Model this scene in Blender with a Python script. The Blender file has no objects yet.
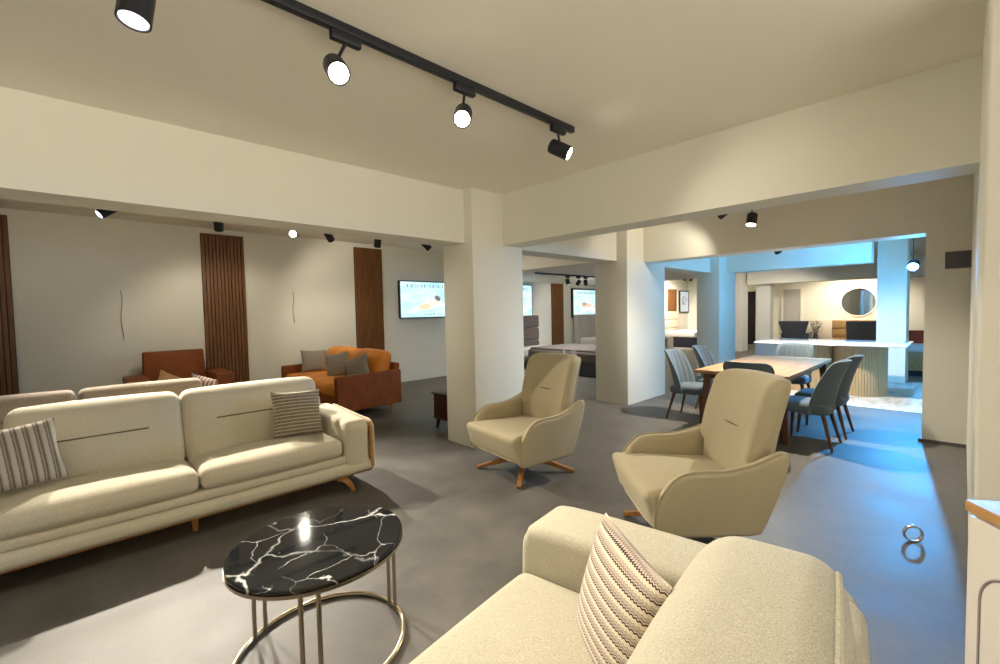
import bpy, bmesh, math, random
from mathutils import Vector, Matrix, Euler

random.seed(7)
scene = bpy.context.scene
COL = scene.collection
PI = math.pi
R = math.radians

# ------------------------------------------------------------------ camera
YAW, PITCH, ROLL, FPX, CAM_H = 0.8056897, 0.0445820, -0.0199453, 445.0, 1.55
cy, sy, cp, sp = math.cos(YAW), math.sin(YAW), math.cos(PITCH), math.sin(PITCH)
fwd = Vector((cy * cp, sy * cp, -sp))
rt = Vector((sy, -cy, 0))
up = rt.cross(fwd)
rt2 = math.cos(ROLL) * rt + math.sin(ROLL) * up
up2 = -math.sin(ROLL) * rt + math.cos(ROLL) * up
cam_data = bpy.data.cameras.new('camera')
cam = bpy.data.objects.new('camera', cam_data)
COL.objects.link(cam)
rot = Matrix((rt2, up2, -fwd)).transposed()
cam.matrix_world = Matrix.Translation((0, 0, CAM_H)) @ rot.to_4x4()
cam_data.sensor_width = 36
cam_data.lens = 36 * FPX / 1000
cam_data.clip_start = 0.02
scene.camera = cam

# ------------------------------------------------------------------ light and exposure
scene.view_settings.view_transform = 'Standard'
scene.view_settings.look = 'None'
scene.view_settings.gamma = 1.0
scene.view_settings.use_curve_mapping = False
scene.view_settings.exposure = 0.54
world = bpy.data.worlds.new('ambient_fill')
scene.world = world
world.use_nodes = True
# fill light added behind the open side, brighter from below to lift the ceiling
wn = world.node_tree
bg = wn.nodes['Background']
wtc = wn.nodes.new('ShaderNodeTexCoord')
wsep = wn.nodes.new('ShaderNodeSeparateXYZ')
wramp = wn.nodes.new('ShaderNodeValToRGB')
wmap = wn.nodes.new('ShaderNodeMapRange')
wmap.inputs['From Min'].default_value = -1
wmap.inputs['From Max'].default_value = 1
wn.links.new(wtc.outputs['Generated'], wsep.inputs[0])
wn.links.new(wsep.outputs[2], wmap.inputs['Value'])
wn.links.new(wmap.outputs[0], wramp.inputs[0])
e = wramp.color_ramp.elements
e[0].position, e[0].color = 0.47, (1.0, 0.92, 0.79, 1)
e[1].position, e[1].color = 0.53, (0.10, 0.092, 0.078, 1)
wn.links.new(wramp.outputs[0], bg.inputs[0])
bg.inputs[1].default_value = 3.0
scene.cycles.use_denoising = True
scene.cycles.max_bounces = 8
scene.cycles.diffuse_bounces = 5
scene.cycles.sample_clamp_indirect = 6
WARM = (1.0, 0.90, 0.755)
COOL = (0.05, 0.42, 1.0)


# ------------------------------------------------------------------ materials
def nt(name):
    m = bpy.data.materials.new(name)
    m.use_nodes = True
    n = m.node_tree
    return m, n, n.nodes['Principled BSDF']


def setp(b, **kw):
    for k, v in kw.items():
        k = {'rough': 'Roughness', 'metal': 'Metallic', 'spec': 'Specular IOR Level', 'sheen': 'Sheen Weight',
             'coat': 'Coat Weight'}[k]
        b.inputs[k].default_value = v


def node(n, t, **kw):
    x = n.nodes.new(t)
    for k, v in kw.items():
        setattr(x, k, v)
    return x


def math_n(n, op, a, b=None):
    x = node(n, 'ShaderNodeMath', operation=op)
    for i, v in enumerate((a, b)):
        if v is None:
            continue
        if isinstance(v, (int, float)):
            x.inputs[i].default_value = v
        else:
            n.links.new(v, x.inputs[i])
    return x.outputs[0]


def ramp(n, fac, stops, interp='LINEAR'):
    r = node(n, 'ShaderNodeValToRGB')
    r.color_ramp.interpolation = interp
    e = r.color_ramp.elements
    while len(e) < len(stops):
        e.new(0.5)
    for i, (p, c) in enumerate(stops):
        e[i].position = p
        e[i].color = (*c, 1)
    n.links.new(fac, r.inputs[0])
    return r.outputs[0]


def objco(n, scale=(1, 1, 1), rot_=(0, 0, 0), which='Object'):
    tc = node(n, 'ShaderNodeTexCoord')
    mp = node(n, 'ShaderNodeMapping')
    mp.inputs['Scale'].default_value = scale
    mp.inputs['Rotation'].default_value = rot_
    n.links.new(tc.outputs[which], mp.inputs['Vector'])
    return mp.outputs[0]


def noise(n, co, scale, detail=3, rough=0.5):
    x = node(n, 'ShaderNodeTexNoise')
    x.inputs['Scale'].default_value = scale
    x.inputs['Detail'].default_value = detail
    x.inputs['Roughness'].default_value = rough
    n.links.new(co, x.inputs['Vector'])
    return x.outputs['Fac']


def bump(n, b, h, strength, dist=0.01):
    x = node(n, 'ShaderNodeBump')
    x.inputs['Strength'].default_value = strength
    x.inputs['Distance'].default_value = dist
    n.links.new(h, x.inputs['Height'])
    n.links.new(x.outputs[0], b.inputs['Normal'])


def mul(c, k):
    return tuple(min(1, v * k) for v in c)


def plain(name, c, rough=0.5, metal=0.0, spec=0.5, coat=0.0):
    m, n, b = nt(name)
    b.inputs['Base Color'].default_value = (*c, 1)
    setp(b, rough=rough, metal=metal, spec=spec, coat=coat)
    return m


def fabric(name, c, scale=220, amt=0.25, bs=0.25, sheen=0.15, mott=0.0):
    m, n, b = nt(name)
    co = objco(n)
    f = noise(n, co, scale, 2)
    col = ramp(n, f, [(0.3, mul(c, 1 - amt)), (0.7, mul(c, 1 + amt * 0.6))])
    if mott:
        f2 = noise(n, co, 14, 3)
        mx = node(n, 'ShaderNodeMix', data_type='RGBA', blend_type='MULTIPLY')
        mx.inputs[0].default_value = 1
        n.links.new(col, mx.inputs[6])
        n.links.new(ramp(n, f2, [(0.3, (1 - mott,) * 3), (0.7, (1, 1, 1))]), mx.inputs[7])
        col = mx.outputs[2]
    n.links.new(col, b.inputs['Base Color'])
    setp(b, rough=0.9, spec=0.15, sheen=sheen)
    bump(n, b, f, bs, 0.004)
    return m


def leather(name, c):
    m, n, b = nt(name)
    co = objco(n)
    f = noise(n, co, 5, 4)
    n.links.new(ramp(n, f, [(0.3, mul(c, 0.75)), (0.7, mul(c, 1.15))]), b.inputs['Base Color'])
    setp(b, rough=0.55, spec=0.3)
    bump(n, b, noise(n, co, 180, 3), 0.15, 0.003)
    return m


def wood(name, c1, c2, scale=1.0, along='X', rough=0.45):
    m, n, b = nt(name)
    s = {'X': (1.2, 14, 14), 'Y': (14, 1.2, 14), 'Z': (14, 14, 1.2)}[along]
    co = objco(n, tuple(v * scale for v in s))
    f = noise(n, co, 2.2, 6, 0.6)
    n.links.new(ramp(n, f, [(0.25, c1), (0.5, tuple((a + d) / 2 for a, d in zip(c1, c2))), (0.75, c2)]), b.inputs['Base Color'])
    setp(b, rough=rough, spec=0.4)
    bump(n, b, f, 0.08, 0.003)
    return m


def emis(name, c, s):
    m, n, b = nt(name)
    b.inputs['Base Color'].default_value = (0.02, 0.02, 0.02, 1)
    b.inputs['Emission Color'].default_value = (*c, 1)
    b.inputs['Emission Strength'].default_value = s
    return m


def plaster(name, c):
    m, n, b = nt(name)
    co = objco(n)
    f = noise(n, co, 0.9, 4)
    n.links.new(ramp(n, f, [(0.3, mul(c, 0.97)), (0.7, mul(c, 1.02))]), b.inputs['Base Color'])
    setp(b, rough=0.62, spec=0.25)
    bump(n, b, noise(n, co, 60, 2), 0.04, 0.003)
    return m


def floor_mat():
    m, n, b = nt('floor_concrete_vinyl')
    co = objco(n)
    br = node(n, 'ShaderNodeTexBrick')
    br.offset = 0.5
    br.inputs['Scale'].default_value = 1.0
    br.inputs['Mortar Size'].default_value = 0.0022
    br.inputs['Mortar Smooth'].default_value = 0.3
    br.inputs['Bias'].default_value = 0.0
    br.inputs['Brick Width'].default_value = 0.92
    br.inputs['Row Height'].default_value = 0.46
    br.inputs['Color1'].default_value = (0.126, 0.118, 0.103, 1)
    br.inputs['Color2'].default_value = (0.139, 0.130, 0.114, 1)
    br.inputs['Mortar'].default_value = (0.111, 0.104, 0.091, 1)
    n.links.new(co, br.inputs['Vector'])
    cl = noise(n, co, 2.6, 8, 0.62)
    mx = node(n, 'ShaderNodeMix', data_type='RGBA', blend_type='MULTIPLY')
    mx.inputs[0].default_value = 1
    n.links.new(br.outputs[0], mx.inputs[6])
    n.links.new(ramp(n, cl, [(0.3, (0.66, 0.66, 0.66)), (0.5, (0.92, 0.92, 0.92)), (0.72, (1.2, 1.19, 1.16))]), mx.inputs[7])
    n.links.new(mx.outputs[2], b.inputs['Base Color'])
    n.links.new(ramp(n, cl, [(0.3, (0.46,) * 3), (0.7, (0.58,) * 3)]), b.inputs['Roughness'])
    setp(b, spec=0.42)
    bump(n, b, br.outputs['Fac'], -0.05, 0.002)
    return m


def marble(name, base, vein, sc, dark=True):
    m, n, b = nt(name)
    co = objco(n)
    # warp the lookup so that the cell borders read as veins
    nz = node(n, 'ShaderNodeTexNoise')
    nz.inputs['Scale'].default_value = 3.2
    nz.inputs['Detail'].default_value = 6
    n.links.new(co, nz.inputs['Vector'])
    mx = node(n, 'ShaderNodeMix', data_type='RGBA', blend_type='LINEAR_LIGHT')
    mx.inputs[0].default_value = 0.16
    n.links.new(co, mx.inputs[6])
    n.links.new(nz.outputs['Color'], mx.inputs[7])
    vals = []
    for s_, w in ((sc, 0.016), (sc * 1.9, 0.010)):
        v = node(n, 'ShaderNodeTexVoronoi', feature='DISTANCE_TO_EDGE')
        v.inputs['Scale'].default_value = s_
        n.links.new(mx.outputs[2], v.inputs['Vector'])
        vals.append(ramp(n, v.outputs['Distance'], [(0.0, (1, 1, 1)), (w, (0, 0, 0))]))
    gate = ramp(n, noise(n, co, 4.0, 2), [(0.42, (0, 0, 0)), (0.62, (1, 1, 1))])
    a = math_n(n, 'MULTIPLY', vals[1], gate)
    gate2 = ramp(n, noise(n, co, 2.4, 3), [(0.35, (0.1, 0.1, 0.1)), (0.6, (1, 1, 1))])
    a2 = math_n(n, 'MULTIPLY', vals[0], gate2)
    t = math_n(n, 'MAXIMUM', a, a2)
    cm = node(n, 'ShaderNodeMix', data_type='RGBA')
    n.links.new(t, cm.inputs[0])
    n.links.new(ramp(n, noise(n, co, 5, 5), [(0.3, base), (0.8, mul(base, 1.8))]), cm.inputs[6])
    cm.inputs[7].default_value = (*vein, 1)
    n.links.new(cm.outputs[2], b.inputs['Base Color'])
    setp(b, rough=0.035, spec=0.45)
    return m


def stripes(name, cols, freq, axis='X', zig=0.0, zlen=0.02, fuzz=0.0):
    """stripes across the pillow face; optional zig-zag edges"""
    m, n, b = nt(name)
    tc = node(n, 'ShaderNodeTexCoord')
    sep = node(n, 'ShaderNodeSeparateXYZ')
    n.links.new(tc.outputs['Object'], sep.inputs[0])
    a, o = (sep.outputs[0], sep.outputs[2]) if axis == 'X' else (sep.outputs[2], sep.outputs[0])
    if zig:
        tri = math_n(n, 'PINGPONG', o, zlen)
        a = math_n(n, 'ADD', a, math_n(n, 'MULTIPLY', tri, zig))
    if fuzz:
        nz = noise(n, tc.outputs['Object'], 70, 2)
        a = math_n(n, 'ADD', a, math_n(n, 'MULTIPLY', math_n(n, 'SUBTRACT', nz, 0.5), fuzz))
    f = math_n(n, 'FRACT', math_n(n, 'MULTIPLY', math_n(n, 'ADD', a, 5.0), freq))
    col = ramp(n, f, cols, 'CONSTANT')
    n.links.new(col, b.inputs['Base Color'])
    setp(b, rough=0.95, spec=0.1, sheen=0.2)
    bump(n, b, noise(n, tc.outputs['Object'], 260, 2), 0.35, 0.004)
    return m


M = {}
M['wall'] = plaster('wall_plaster', (0.77, 0.75, 0.645))
M['ceil'] = plaster('ceiling_plaster', (0.86, 0.815, 0.71))
M['floor'] = floor_mat()
M['cream'] = fabric('cream_boucle', (0.60, 0.55, 0.425), 190, 0.16, 0.35, 0.1)
M['cream_arm'] = fabric('cream_weave', (0.515, 0.445, 0.295), 240, 0.10, 0.18, 0.08)
M['cream_chenille'] = fabric('cream_chenille', (0.50, 0.46, 0.345), 210, 0.22, 0.45, 0.12, 0.04)
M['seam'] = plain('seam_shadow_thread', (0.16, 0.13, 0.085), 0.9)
M['taupe'] = fabric('taupe_chenille', (0.25, 0.205, 0.16), 160, 0.3, 0.4, 0.3)
M['rust'] = leather('rust_leather', (0.225, 0.057, 0.010))
M['orange'] = leather('orange_cushion', (0.68, 0.25, 0.038))
M['greyc'] = fabric('grey_cushion', (0.27, 0.24, 0.195), 200, 0.2, 0.2)
M['tan'] = fabric('tan_cushion', (0.5, 0.3, 0.13), 200, 0.2, 0.2)
M['oak'] = wood('oak_trim', (0.33, 0.17, 0.055), (0.50, 0.28, 0.10), 1, 'X')
M['oakz'] = wood('oak_leg', (0.30, 0.125, 0.035), (0.43, 0.20, 0.06), 1, 'Z')
M['walnut'] = wood('walnut_leg', (0.075, 0.03, 0.014), (0.14, 0.055, 0.024), 1, 'Z')
M['tabletop'] = wood('table_top_wood', (0.30, 0.17, 0.08), (0.50, 0.30, 0.15), 0.6, 'X', 0.55)
M['slat'] = wood('slat_wood', (0.115, 0.046, 0.012), (0.215, 0.09, 0.026), 0.6, 'Z', 0.5)
M['backing'] = plain('slat_backing', (0.02, 0.01, 0.006), 0.8)
M['brown'] = wood('dark_brown_wood', (0.045, 0.014, 0.008), (0.085, 0.028, 0.014), 1, 'X')
M['bmarble'] = marble('black_marble', (0.011, 0.012, 0.013), (0.75, 0.75, 0.72), 2.3)
M['wmarble'] = marble('white_marble', (0.62, 0.64, 0.66), (0.35, 0.37, 0.4), 2.0)
M['brass'] = plain('champagne_metal', (0.50, 0.42, 0.31), 0.22, 1.0)
M['black'] = plain('black_metal', (0.012, 0.013, 0.018), 0.42, 0.0, 0.4)
M['chair'] = fabric('blue_grey_upholstery', (0.115, 0.148, 0.168), 200, 0.15, 0.2)
M['darkgrey'] = fabric('charcoal_upholstery', (0.065, 0.068, 0.078), 160, 0.2, 0.2)
M['brownhb'] = fabric('brown_grey_headboard', (0.115, 0.095, 0.085), 160, 0.2, 0.2)
M['lighthb'] = fabric('pale_grey_headboard', (0.50, 0.48, 0.45), 160, 0.15, 0.2)
M['beigehb'] = fabric('beige_headboard', (0.55, 0.45, 0.33), 160, 0.15, 0.2)
M['mattress'] = fabric('white_mattress', (0.72, 0.70, 0.66), 160, 0.08, 0.15)
M['greymat'] = fabric('grey_mattress', (0.15, 0.135, 0.125), 120, 0.3, 0.3)
M['navy'] = fabric('navy_bed_base', (0.02, 0.022, 0.035), 160, 0.2, 0.2)
M['white'] = plain('white_lacquer', (0.78, 0.74, 0.68), 0.35)
M['slatdrum'] = wood('ribbed_oak', (0.44, 0.32, 0.18), (0.52, 0.39, 0.23), 0.6, 'Z', 0.5)
M['dresser'] = wood('dresser_wood', (0.24, 0.135, 0.05), (0.42, 0.26, 0.11), 0.7, 'X', 0.4)
M['cabinet_white'] = plain('cabinet_white', (0.60, 0.555, 0.49), 0.4)
M['sand'] = plain('sand_lacquer', (0.62, 0.53, 0.43), 0.45)
M['mirror'] = plain('mirror_silver', (0.9, 0.9, 0.9), 0.02, 1.0)
M['plaque'] = plain('grey_panel', (0.115, 0.105, 0.118), 0.6)
M['groove'] = plain('groove_shadow', (0.30, 0.27, 0.25), 0.7)
M['silver'] = plain('silver_tape', (0.6, 0.57, 0.55), 0.25, 0.9)
M['door'] = plain('grey_door', (0.44, 0.42, 0.38), 0.5)
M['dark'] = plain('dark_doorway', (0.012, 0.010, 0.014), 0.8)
M['redsofa'] = leather('dark_red_leather', (0.26, 0.035, 0.012))
M['leaf'] = plain('dry_leaf', (0.16, 0.16, 0.12), 0.8)
M['cable'] = plain('cable_grey', (0.40, 0.37, 0.33), 0.7)
M['tag'] = plain('paper_tag', (0.8, 0.8, 0.78), 0.7)
M['glow'] = emis('lamp_glow_warm', (1.0, 0.90, 0.74), 26)
M['glow_dim'] = emis('lamp_lens_side', (0.86, 0.84, 1.0), 2.6)
M['glow_blue'] = emis('lamp_glow_cool', (0.55, 0.82, 1.0), 22)
M['pillow_stripe'] = stripes('vertical_striped_weave', [(0.0, (0.50, 0.45, 0.36)), (0.36, (0.20, 0.165, 0.125)), (0.50, (0.34, 0.30, 0.24)),
                                                       (0.66, (0.17, 0.145, 0.11)), (0.86, (0.40, 0.36, 0.28))], 20, 'X', 0, 0.02, 0.006)
M['pillow_weave'] = stripes('dashed_woven_stripe', [(0.0, (0.46, 0.41, 0.30)), (0.40, (0.12, 0.09, 0.07)), (0.62, (0.30, 0.25, 0.18)),
                                                    (0.82, (0.10, 0.08, 0.065))], 34, 'Z', 0.45, 0.012, 0.01)
M['pillow_zig'] = stripes('zigzag_knit', [(0.0, (0.66, 0.58, 0.44)), (0.34, (0.05, 0.022, 0.028)), (0.49, (0.58, 0.50, 0.38)), (0.60, (0.16, 0.10, 0.10)),
                                          (0.67, (0.40, 0.33, 0.27)), (0.80, (0.50, 0.42, 0.33)), (0.92, (0.34, 0.27, 0.24))], 30, 'Z', 0.75, 0.0065, 0.001)
M['pillow_pink'] = stripes('pale_pink_stripe', [(0.0, (0.55, 0.45, 0.38)), (0.5, (0.22, 0.15, 0.13))], 26, 'X', 0, 0.02, 0.006)


def rug_mat():
    m, n, b = nt('pale_rug')
    co = objco(n)
    f = noise(n, objco(n, (1.2, 3.5, 1)), 2.2, 5, 0.65)
    n.links.new(ramp(n, f, [(0.32, (0.30, 0.27, 0.25)), (0.45, (0.48, 0.455, 0.42)), (0.65, (0.60, 0.58, 0.55))]), b.inputs['Base Color'])
    setp(b, rough=0.95, spec=0.1)
    bump(n, b, noise(n, co, 120, 2), 0.4, 0.005)
    return m


M['rug'] = rug_mat()


def screen_mat(name, blobs, base=((0.33, 0.66, 0.72), (0.72, 0.90, 0.92)), strength=0.95, bars=True):
    """a back-lit advertising print: pale blue sheets, soft coloured shapes, lines of small type"""
    m, n, b = nt(name)
    tc = node(n, 'ShaderNodeTexCoord')
    sep = node(n, 'ShaderNodeSeparateXYZ')
    n.links.new(tc.outputs['Generated'], sep.inputs[0])
    u, v = sep.outputs[0], sep.outputs[2]
    co = objco(n, (1.2, 1, 5))
    col = ramp(n, noise(n, co, 1.6, 3), [(0.3, base[0]), (0.65, base[1])])

    def over(col, mask, c):
        x = node(n, 'ShaderNodeMix', data_type='RGBA')
        n.links.new(mask, x.inputs[0])
        n.links.new(col, x.inputs[6])
        x.inputs[7].default_value = (*c, 1)
        return x.outputs[2]
    for (bu, bv, ru, rv, ang, c) in blobs:
        du, dv = math_n(n, 'SUBTRACT', u, bu), math_n(n, 'SUBTRACT', v, bv)
        ca, sa = math.cos(ang), math.sin(ang)
        p = math_n(n, 'DIVIDE', math_n(n, 'ADD', math_n(n, 'MULTIPLY', du, ca), math_n(n, 'MULTIPLY', dv, sa)), ru)
        q = math_n(n, 'DIVIDE', math_n(n, 'SUBTRACT', math_n(n, 'MULTIPLY', dv, ca), math_n(n, 'MULTIPLY', du, sa)), rv)
        d = math_n(n, 'ADD', math_n(n, 'MULTIPLY', p, p), math_n(n, 'MULTIPLY', q, q))
        col = over(col, ramp(n, d, [(0.75, (1, 1, 1)), (1.0, (0, 0, 0))]), c)
    if bars:
        nz = node(n, 'ShaderNodeTexNoise', noise_dimensions='1D')
        nz.inputs['Scale'].default_value = 38
        nz.inputs['Detail'].default_value = 1
        n.links.new(u, nz.inputs['W'])
        g = ramp(n, nz.outputs['Fac'], [(0.48, (0, 0, 0)), (0.56, (1, 1, 1))])
        for (v0, v1, u0, u1) in ((0.84, 0.93, 0.08, 0.9), (0.06, 0.10, 0.4, 0.72)):
            k = math_n(n, 'MULTIPLY', math_n(n, 'GREATER_THAN', v, v0), math_n(n, 'LESS_THAN', v, v1))
            k = math_n(n, 'MULTIPLY', k, math_n(n, 'MULTIPLY', math_n(n, 'GREATER_THAN', u, u0), math_n(n, 'LESS_THAN', u, u1)))
            col = over(col, math_n(n, 'MULTIPLY', k, g), (0.12, 0.33, 0.40))
    n.links.new(col, b.inputs['Emission Color'])
    b.inputs['Emission Strength'].default_value = strength
    b.inputs['Base Color'].default_value = (0.05, 0.05, 0.05, 1)
    setp(b, rough=0.3)
    return m


# ------------------------------------------------------------------ mesh helpers
def mk(name, bm, mat, parent=None, loc=(0, 0, 0), rot=(0, 0, 0), smooth=True, angle=40, wn=False):
    bmesh.ops.recalc_face_normals(bm, faces=bm.faces)
    me = bpy.data.meshes.new(name)
    bm.to_mesh(me)
    bm.free()
    if smooth:
        for p in me.polygons:
            p.use_smooth = True
        try:
            me.set_sharp_from_angle(angle=R(angle))
        except Exception:
            pass
    me.materials.append(mat)
    o = bpy.data.objects.new(name, me)
    if wn:
        o.modifiers.new('weighted_normals', 'WEIGHTED_NORMAL').weight = 100
    COL.objects.link(o)
    o.parent = parent
    o.location = loc
    o.rotation_euler = rot
    return o


def thing(name, label, cat, loc=(0, 0, 0), rz=0.0, group=None):
    o = bpy.data.objects.new(name, None)
    o.empty_display_size = 0.1
    COL.objects.link(o)
    o.location = loc
    o.rotation_euler = (0, 0, rz)
    return tag(o, label, cat, group)


def tag(o, label, cat, group=None):
    o['label'] = label
    o['category'] = cat
    if group:
        o['group'] = group
    return o


def struct(name, bm, mat, parent=None, **kw):
    o = mk(name, bm, mat, parent, **kw)
    if parent is None:
        o['kind'] = 'structure'
    return o


def dup(root, label, loc=None, rz=None, group=None):
    r = root.copy()
    COL.objects.link(r)
    if loc is not None:
        r.location = loc
    if rz is not None:
        r.rotation_euler = (0, 0, rz)
    r['label'] = label
    if group:
        r['group'] = group
    for ch in list(root.children):
        c = ch.copy()
        COL.objects.link(c)
        c.parent = r
        for g in list(ch.children):
            d = g.copy()
            COL.objects.link(d)
            d.parent = c
    return r


def new():
    return bmesh.new()


def box(bm, x0, x1, y0, y1, z0, z1, bev=0.0, seg=2):
    r = bmesh.ops.create_cube(bm, size=1)
    vs = r['verts']
    for v in vs:
        v.co = Vector(((x0 + x1) / 2 + v.co.x * (x1 - x0), (y0 + y1) / 2 + v.co.y * (y1 - y0), (z0 + z1) / 2 + v.co.z * (z1 - z0)))
    if bev > 0:
        es = list({e for v in vs for e in v.link_edges})
        bmesh.ops.bevel(bm, geom=es, offset=bev, segments=seg, affect='EDGES', profile=0.5)
    return bm


def soft(bm, c, s, r, puff=(0, 0, 0), n=10, fn=None):
    """a cushion: rounded box with faces puffed outward; fn bends it afterwards"""
    hx, hy, hz = s[0] / 2, s[1] / 2, s[2] / 2
    r = min(r, hx, hy, hz)
    vd = {}

    def vert(a):
        key = tuple(round(x, 5) for x in a)
        if key in vd:
            return vd[key]
        p = Vector((a[0] * hx, a[1] * hy, a[2] * hz))
        q = Vector((max(-hx + r, min(hx - r, p.x)), max(-hy + r, min(hy - r, p.y)), max(-hz + r, min(hz - r, p.z))))
        d = p - q
        if d.length > 1e-9:
            p = q + d.normalized() * r
        ux, uy, uz = p.x / hx, p.y / hy, p.z / hz
        k = lambda t: max(0.0, 1 - abs(t) ** 2.5)
        p.x += puff[0] * ux * k(uy) * k(uz)
        p.y += puff[1] * uy * k(ux) * k(uz)
        p.z += puff[2] * uz * k(ux) * k(uy)
        p = p + Vector(c)
        if fn:
            p = Vector(fn(p))
        vd[key] = bm.verts.new(p)
        return vd[key]

    def grid(hl):
        # denser samples near the rounded rim
        e = min(0.45, r / hl)
        out = [-1, -1 + e * 0.3, -1 + e * 0.65, -1 + e]
        m = max(2, n - 6)
        out += [(-1 + e) + (2 - 2 * e) * i / m for i in range(1, m)]
        out += [1 - e, 1 - e * 0.65, 1 - e * 0.3, 1]
        return out
    gx, gy, gz = grid(hx), grid(hy), grid(hz)
    for ax, (ga, gb) in enumerate(((gy, gz), (gx, gz), (gx, gy))):
        for s_ in (-1, 1):
            for i in range(len(ga) - 1):
                for j in range(len(gb) - 1):
                    quad = []
                    for (a, b) in ((ga[i], gb[j]), (ga[i + 1], gb[j]), (ga[i + 1], gb[j + 1]), (ga[i], gb[j + 1])):
                        co = [a, b]
                        co.insert(ax, s_)
                        quad.append(vert(co))
                    if len(set(quad)) == 4:
                        try:
                            bm.faces.new(quad)
                        except ValueError:
                            pass
    return bm


def soft_rim(c, s, r, puff, fn, side, low=-0.4, m=14):
    """the line along the rounded edge of a soft() cushion, up one end, across the top and down the other"""
    hx, hy, hz = s[0] / 2, s[1] / 2, s[2] / 2
    r = min(r, hx, hy, hz)
    k = lambda t: max(0.0, 1 - abs(t) ** 2.5)
    ez, ex = 1 - r / hz, 1 - r / hx
    zs = [low + (ez - low) * i / m for i in range(m + 1)]
    path = [(-1, z) for z in zs]
    for i in range(1, 8):
        a = i / 8 * PI / 2
        path.append((-ex - (1 - ex) * math.cos(a), ez + (1 - ez) * math.sin(a)))
    path += [(-ex + 2 * ex * i / (2 * m), 1) for i in range(2 * m + 1)]
    path = path + [(-x, z) for x, z in path[:m + 8][::-1]]
    out = []
    for ax, az in path:
        p = Vector((ax * hx, side * hy, az * hz))
        q = Vector((max(-hx + r, min(hx - r, p.x)), max(-hy + r, min(hy - r, p.y)), max(-hz + r, min(hz - r, p.z))))
        d = p - q
        if d.length > 1e-9:
            p = q + d.normalized() * r
        ux, uy, uz = p.x / hx, p.y / hy, p.z / hz
        p.x += puff[0] * ux * k(uy) * k(uz)
        p.y += puff[1] * uy * k(ux) * k(uz)
        p.z += puff[2] * uz * k(ux) * k(uy)
        out.append(Vector(fn(p + Vector(c))))
    return out


def tube(bm, pts, r, n=8, closed=False, taper=None):
    pts = [Vector(p) for p in pts]
    rings = []
    N = len(pts)
    ref = None
    for i, p in enumerate(pts):
        if closed:
            t = pts[(i + 1) % N] - pts[i - 1]
        else:
            t = pts[min(i + 1, N - 1)] - pts[max(i - 1, 0)]
        t.normalize()
        if ref is None:
            ref = Vector((0, 0, 1)) if abs(t.z) < 0.9 else Vector((1, 0, 0))
        a = t.cross(ref)
        if a.length < 1e-6:
            a = t.cross(Vector((0, 1, 0)))
        a.normalize()
        b = a.cross(t).normalized()
        ref = b
        rr = r if taper is None else taper[i]
        rings.append([bm.verts.new(p + (a * math.cos(2 * PI * k / n) + b * math.sin(2 * PI * k / n)) * rr) for k in range(n)])
    for i in range(N if closed else N - 1):
        A, B = rings[i], rings[(i + 1) % N]
        for k in range(n):
            bm.faces.new((A[k], A[(k + 1) % n], B[(k + 1) % n], B[k]))
    if not closed:
        bm.faces.new(rings[0][::-1])
        bm.faces.new(rings[-1])
    return bm


def bar(bm, p0, p1, a0, b0, a1, b1, side=None):
    """tapered rectangular bar from p0 to p1; a along side, b across"""
    p0, p1 = Vector(p0), Vector(p1)
    t = (p1 - p0).normalized()
    s = Vector(side) if side else Vector((1, 0, 0))
    s = (s - t * s.dot(t)).normalized()
    u = t.cross(s)
    vs = []
    for p, a, b in ((p0, a0, b0), (p1, a1, b1)):
        vs.append([bm.verts.new(p + s * (i * a / 2) + u * (j * b / 2)) for i, j in ((-1, -1), (1, -1), (1, 1), (-1, 1))])
    for k in range(4):
        bm.faces.new((vs[0][k], vs[0][(k + 1) % 4], vs[1][(k + 1) % 4], vs[1][k]))
    bm.faces.new(vs[0][::-1])
    bm.faces.new(vs[1])
    return bm


def lathe(bm, prof, c=(0, 0, 0), n=32, sx=1.0, sy_=1.0):
    rings = []
    for (r, z) in prof:
        rings.append([bm.verts.new((c[0] + r * sx * math.cos(2 * PI * k / n), c[1] + r * sy_ * math.sin(2 * PI * k / n), c[2] + z)) for k in range(n)])
    for A, B in zip(rings, rings[1:]):
        for k in range(n):
            bm.faces.new((A[k], A[(k + 1) % n], B[(k + 1) % n], B[k]))
    bm.faces.new(rings[0][::-1])
    bm.faces.new(rings[-1])
    return bm


def spline(pts, m=6, closed=False):
    P = [Vector(p) for p in pts]
    N = len(P)
    out = []
    rng = range(N) if closed else range(N - 1)
    for i in rng:
        if closed:
            a, b, c, d = P[i - 1], P[i], P[(i + 1) % N], P[(i + 2) % N]
        else:
            a, b, c, d = P[max(i - 1, 0)], P[i], P[i + 1], P[min(i + 2, N - 1)]
        for k in range(m):
            t = k / m
            out.append(0.5 * ((2 * b) + (c - a) * t + (2 * a - 5 * b + 4 * c - d) * t * t + (3 * b - a - 3 * c + d) * t ** 3))
    if not closed:
        out.append(P[-1])
    return out


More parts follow.
